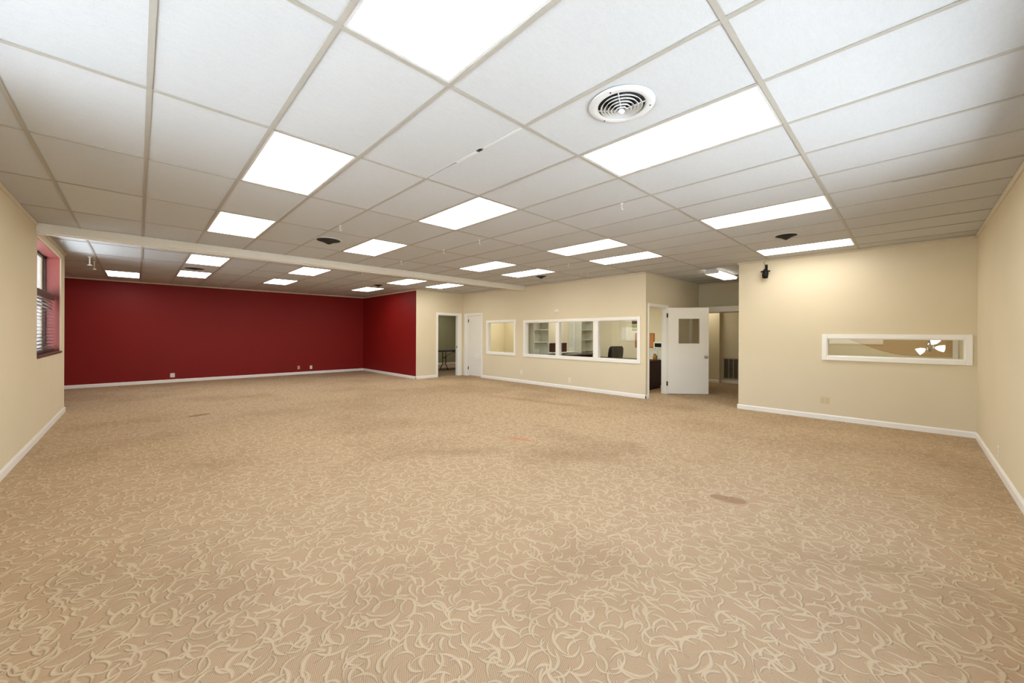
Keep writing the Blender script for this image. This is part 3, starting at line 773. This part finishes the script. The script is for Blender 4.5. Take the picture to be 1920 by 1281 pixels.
bm = bmesh.new(); tube(bm, [(-.02, .01, .06), (-.03, .035, .10), (-.02, .03, .13), (-.012, .0, .155)], .003, 6); obj('cable', bm, M['black'], t)

# return-air grille in the corridor
t = thing('return_grille', 'tall metal return air grille low in the corridor wall', 'grille', (12.42, 3.45, 0))
ga, gb, z0, z1 = -.40, .40, .115, .735
bobj('backing', M['grilled'], t, (-.006, 0, ga, gb, z0, z1))
for q in ((ga, ga + .03, z0, z1), (gb - .03, gb, z0, z1), (ga + .03, gb - .03, z1 - .03, z1), (ga + .03, gb - .03, z0, z0 + .03)): bobj('grille_frame', M['grille'], t, (-.022, -.006, *q), bevel=.002)
for k in range(1, 6): yy = ga + .03 + k * (.74 / 6); bobj('bar', M['grille'], t, (-.02, -.006, yy - .008, yy + .008, z0 + .03, z1 - .03))
bm = bmesh.new(); box(bm, -.012, -.004, ga + .03, gb - .03, -.0015, .0015); me = mesh_of(bm, 'louver', M['grille'])
for k in range(28): link('louver', me, t, (0, 0, z0 + .04 + k * .02))

# ------------------------------------------------------------------ office behind the wide window
def bookcase(x0, x1, label, zs):
    t = thing('bookcase', label, 'bookcase', (x0, 7.69, 0), 'built-in white bookcases in the office')
    wd = x1 - x0; dp = .305; hh = 2.45; th = .025
    for a in (0, wd - th): bobj('side_panel', M['white2'], t, (a, a + th, 0, dp, 0, hh))
    bobj('back_panel', M['white2'], t, (th, wd - th, dp - .01, dp, 0, hh)); bobj('top_panel', M['white2'], t, (th, wd - th, 0, dp - .01, hh - th, hh)); bobj('plinth', M['white2'], t, (th, wd - th, .01, .03, 0, .08))
    for z in zs: bobj('shelf', M['white2'], t, (th, wd - th, .005, dp - .01, z - .012, z + .012))
bookcase(8.34, 9.02, 'white bookcase seen through the left pane of the wide window', (.10, .45, .78, 1.17, 1.545, 1.95))
bookcase(10.69, 11.385, 'white bookcase seen through the middle pane of the wide window', (.10, .45, .86, 1.22, 1.56, 1.95))
t = thing('office_desk', 'dark topped desk in front of the white bookcases', 'desk', (8.6, 6.95, 0))
bobj('top', M['darktop'], t, (0, 1.75, 0, .66, .765, .80), bevel=.004)
for a in (.03, 1.68): bobj('end_panel', M['mahog'], t, (a, a + .03, .04, .62, 0, .765))
bobj('modesty_panel', M['mahog'], t, (.06, 1.68, .5, .52, .25, .765))
t = thing('wall_ledge', 'white ledge on the wall between the white bookcases', 'ledge', (9.1, 8.0, 0))
bobj('board', M['white'], t, (0, 1.55, -.16, 0, .80, .835), bevel=.004); bobj('apron', M['white'], t, (.02, 1.53, -.02, 0, .70, .80))
t = thing('wall_panel', 'white upright panel beside the right bookcase', 'panel', (10.37, 8.0, 0))
bobj('board', M['white2'], t, (0, .30, -.02, 0, .835, 2.45)); bobj('edge_strip', M['white'], t, (.27, .30, -.05, -.02, .835, 2.45))
t = thing('wooden_box', 'dark red brown wooden box on the white ledge', 'box', (9.40, 7.86, .835))
bobj('body', M['brownwood'], t, (0, .72, 0, .12, 0, .275), bevel=.004); bobj('lid', M['brownwood'], t, (-.008, .728, -.008, .125, .275, .292), bevel=.003)

t = thing('mahogany_desk', 'dark mahogany desk seen past the open door and under the black chair', 'desk', (9.05, 4.58, 0))
bobj('top', M['mahog'], t, (-.02, .92, -.02, 2.05, .71, .742), bevel=.004)
for a in (0., 2.0): bobj('end_panel', M['mahog'], t, (0, .90, a, a + .03, .07, .71))
bobj('plinth', M['mahog'], t, (.02, .88, .02, 2.01, 0, .07)); bobj('front_panel', M['mahog'], t, (.03, .05, .03, 2.0, .07, .71))
def drum(name, x, y, z, prof, mat, label, cat):
    bm = bmesh.new(); lathe(bm, prof, 20); o = obj(name, bm, mat, None, True); o.location = (x, y, z); return o
t = thing('jar', 'tan jar on the end of the mahogany desk', 'jar', (9.72, 4.66, .742))
bm = bmesh.new(); lathe(bm, [(0, 0), (.04, 0), (.048, .01), (.048, .10), (.036, .125), (.03, .13), (0, .13)], 20); obj('body', bm, M['jar'], t, True)
bm = bmesh.new(); lathe(bm, [(.032, .13), (.036, .132), (.036, .15), (.012, .158), (.012, .17), (0, .172)], 20); obj('lid', bm, M['oak'], t, True)
t = thing('pencil_cup', 'black cup beside the tan jar on the mahogany desk', 'cup', (9.86, 4.70, .742))
bm = bmesh.new(); lathe(bm, [(0, 0), (.035, 0), (.04, .11), (.036, .11), (.031, .01), (0, .01)], 18); obj('cup', bm, M['black'], t, True)
for k, (a, b) in enumerate(((.012, .01), (-.014, .006), (.0, -.014))):
    bm = bmesh.new(); tube(bm, [(a * .5, b * .5, .012), (a * 1.6, b * 1.6, .16)], .0035, 6); obj('pencil', bm, M['jar'], t)

t = thing('low_cabinet', 'low white cabinet behind the mahogany desk', 'cabinet', (10.92, 4.25, 0))
bobj('body', M['white2'], t, (.02, .47, 0, 1.35, .06, .96)); bobj('top', M['white2'], t, (0, .47, -.01, 1.36, .96, .99), bevel=.003); bobj('plinth', M['black'], t, (.05, .45, .01, 1.34, 0, .06))
for k in range(3):
    dr = bobj('door', M['white2'], t, (.003, .02, .01 + k * .447, .447 + k * .447, .08, .95), bevel=.003); bobj('handle', M['chrome'], dr, (-.018, .003, .40 + k * .447, .412 + k * .447, .6, .72))
t = thing('microwave', 'small white microwave with a black door window on the low cabinet', 'microwave', (10.98, 4.80, .99))
bobj('body', M['plate'], t, (0, .32, 0, .50, .012, .20), bevel=.006)
bobj('door', M['plate'], t, (-.014, 0, .13, .495, .018, .195), bevel=.003)
bobj('door_window', M['black'], t, (-.0165, -.014, .20, .46, .05, .165)); bobj('control_panel', M['plateiv'], t, (-.01, 0, .01, .125, .02, .19))
for (a, b) in ((.03, .03), (.03, .47), (.29, .03), (.29, .47)): bobj('foot', M['black'], t, (a - .012, a + .012, b - .012, b + .012, 0, .012))
t = thing('cork_board', 'framed cork board on the office wall beside the doorway view', 'cork board', (11.4, 5.79, 1.225))
bobj('board', M['cork'], t, (-.012, 0, -.30, .30, -.215, .215))
for q in ((-.32, .32, .205, .228), (-.32, .32, -.228, -.205), (-.32, -.295, -.205, .205), (.295, .32, -.205, .205)): bobj('frame', M['oak'], t, (-.022, 0, *q), bevel=.003)
def poster():
    t = NT('poster_print'); sp = t.n('ShaderNodeSeparateXYZ'); t.l(t.coord(), sp.inputs[0])
    r = t.n('ShaderNodeValToRGB'); r.color_ramp.interpolation = 'CONSTANT'
    t.l(t.math('MULTIPLY_ADD', sp.outputs[2], 3.0, .5), r.inputs[0])
    cs = ((0, lin(90, 70, 40)), (.07, lin(190, 185, 110)), (.30, lin(120, 125, 50)), (.38, lin(180, 190, 85)), (.62, lin(60, 22, 25)), (.72, lin(110, 60, 60)), (.84, lin(50, 18, 22)))
    while len(r.color_ramp.elements) < len(cs): r.color_ramp.elements.new(.5)
    for e, (p, c) in zip(r.color_ramp.elements, cs): e.position = p; e.color = c
    t.l(r.outputs[0], t.p.inputs['Base Color']); t.p.inputs['Roughness'].default_value = .6
    return t.m
t = bobj('wall_poster', poster(), None, (-.004, 0, -.21, .21, -.165, .165)); t.location = (11.4, 6.02, 1.705)
tag(t, 'maroon and yellow green striped poster above the cork board', 'poster')

def office_chair(x, y, rz, label):
    t = thing('office_chair', label, 'chair', (x, y, 0)); t.rotation_euler = (0, 0, rz)
    for k in range(5):
        a = 2 * PI * k / 5 + .3; c, s = math.cos(a), math.sin(a)
        lg = obj('leg', (lambda bm: (tube(bm, [(c * .03, s * .03, .10), (c * .18, s * .18, .095), (c * .29, s * .29, .075)], .017, 8), bm)[1])(bmesh.new()), M['black'], t, True)
        bm = bmesh.new(); lathe(bm, [(0, -.012), (.022, -.012), (.026, 0), (.022, .012), (0, .012)], 14); cs = obj('caster', bm, M['black'], lg, True); cs.location = (c * .29, s * .29, .027); cs.rotation_euler = (PI / 2, 0, a)
    bm = bmesh.new(); tube(bm, [(0, 0, .09), (0, 0, .42)], .025, 12); obj('stem', bm, M['darkmetal'], t, True)
    bm = bmesh.new(); box(bm, -.24, .24, -.24, .24, .42, .50); obj('seat', bm, M['blackleather'], t, True, bevel=.035, seg=4)
    bm = bmesh.new()
    n = 8; fr, bk = [], []
    for i in range(n + 1):
        z = .56 + .50 * i / n; yb = -.25 - .13 * (i / n); wd = .215 + .02 * math.sin(PI * i / n) - (.035 if i == n else 0)
        fr.append([bm.verts.new((wd * u, yb + .03 * abs(u) ** 2, z)) for u in (-1, -.8, -.4, 0, .4, .8, 1)])
        bk.append([bm.verts.new((wd * u * .97, yb - .075 + .04 * abs(u) ** 2, z)) for u in (-1, -.8, -.4, 0, .4, .8, 1)])
    for i in range(n):
        for k in range(6):
            bm.faces.new((fr[i][k], fr[i][k + 1], fr[i + 1][k + 1], fr[i + 1][k])); bm.faces.new((bk[i][k + 1], bk[i][k], bk[i + 1][k], bk[i + 1][k + 1]))
        for k in (0, 6): bm.faces.new((fr[i][k], fr[i + 1][k], bk[i + 1][k], bk[i][k]))
    for i in (0, n):
        for k in range(6): bm.faces.new((fr[i][k], fr[i][k + 1], bk[i][k + 1], bk[i][k]))
    obj('backrest', bm, M['blackleather'], t, True, bevel=.02, seg=3)
    bm = bmesh.new(); tube(bm, [(0, -.16, .42), (0, -.30, .45), (0, -.33, .62)], .022, 8); obj('back_support', bm, M['black'], t, True)
    for s in (-1, 1):
        bm = bmesh.new(); tube(bm, [(s * .22, -.05, .44), (s * .29, -.05, .46), (s * .30, -.02, .66)], .014, 8); ar = obj('arm_support', bm, M['black'], t, True)
        bobj('armrest', M['blackleather'], ar, (s * .30 - .03, s * .30 + .03, -.14, .14, .66, .69), bevel=.012)
office_chair(10.5, 6.42, math.radians(-37), 'black padded office chair behind the mahogany desk')

# folding table in the dim room
t = thing('folding_table', 'black topped folding table in the dim room behind the doorway', 'table', (8.15, 12.62, 0))
bobj('tabletop', M['black'], t, (0, 1.83, 0, .76, .712, .742), bevel=.008)
for xx, d_ in ((.66, 1), (1.55, -1)):
    bm = bmesh.new()
    for s in (-1, 1):
        tube(bm, [(xx, .38 + s * .11, .712), (xx, .38 + s * .11, .22), (xx, .38 + s * .13, .17), (xx, .38 + s * .26, .012)], .016, 8)
    tube(bm, [(xx, .27, .21), (xx, .49, .21)], .012, 8); tube(bm, [(xx, .27, .45), (xx, .49, .45)], .012, 8)
    lg = obj('leg_frame', bm, M['darkmetal'], t, True)
    for s in (-1, 1): bobj('foot', M['black'], lg, (xx - .02, xx + .02, .38 + s * .26 - .02, .38 + s * .26 + .02, 0, .02))
    bm = bmesh.new(); tube(bm, [(xx, .38, .45), (xx + d_ * .5, .38, .71)], .009, 8); obj('brace', bm, M['darkmetal'], t, True)

# ------------------------------------------------------------------ room behind the long window
# thin tan panel on the far wall with a curved lower edge
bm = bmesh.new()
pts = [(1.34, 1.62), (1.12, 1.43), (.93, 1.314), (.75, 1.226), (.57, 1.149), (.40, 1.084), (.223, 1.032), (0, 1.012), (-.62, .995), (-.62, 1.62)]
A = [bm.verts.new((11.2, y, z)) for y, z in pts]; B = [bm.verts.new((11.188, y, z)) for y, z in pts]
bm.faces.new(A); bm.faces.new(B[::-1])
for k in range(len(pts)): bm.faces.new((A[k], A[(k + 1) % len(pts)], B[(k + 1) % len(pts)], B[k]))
o = obj('wall_tan_field', bm, M['tan']); tag(o, 'tan wall field with a curved lower edge behind the long window', 'wall panel')
tag(bobj('trim_13', M['white'], None, (11.165, 11.188, -.632, -.56, 0, 2.1)), 'white upright trim at the right end behind the long window', 'trim', kind='structure')
t = thing('pendant_lamp', 'hanging lamp with white bell shades behind the long window', 'lamp', (9.7, -.23, 2.45))
bm = bmesh.new(); lathe(bm, [(0, .15), (.06, .15), (.05, .12), (.012, .11), (.012, -1.20), (0, -1.20)], 16); obj('stem', bm, M['chrome'], t, True)
bm = bmesh.new(); lathe(bm, [(0, -1.16), (.035, -1.18), (.05, -1.24), (.03, -1.30), (0, -1.32)], 18); obj('hub', bm, M['chrome'], t, True)
for ex, ey, ez in ((-.01, .10, -.06), (.02, -.11, -.015), (-.02, -.045, .085)):
    dv = Vector((ex, ey, ez)).normalized(); ep = Vector((0, 0, -1.24)) + Vector((ex, ey, ez)) * .55
    bm = bmesh.new(); tube(bm, [(0, 0, -1.24), ep * .5 + Vector((0, 0, -.61)), ep], .008, 8); ar = obj('arm', bm, M['chrome'], t, True)
    bm = bmesh.new(); lathe(bm, [(.016, .0), (.022, -.01), (.044, -.04), (.054, -.08), (.060, -.105), (.055, -.105), (.04, -.045), (.016, -.012), (.013, 0)], 20, closed=True)
    sh = obj('bell_shade', bm, M['lamp_bulb'], ar, True); sh.location = ep; sh.rotation_euler = dv.to_track_quat('-Z', 'Y').to_euler()
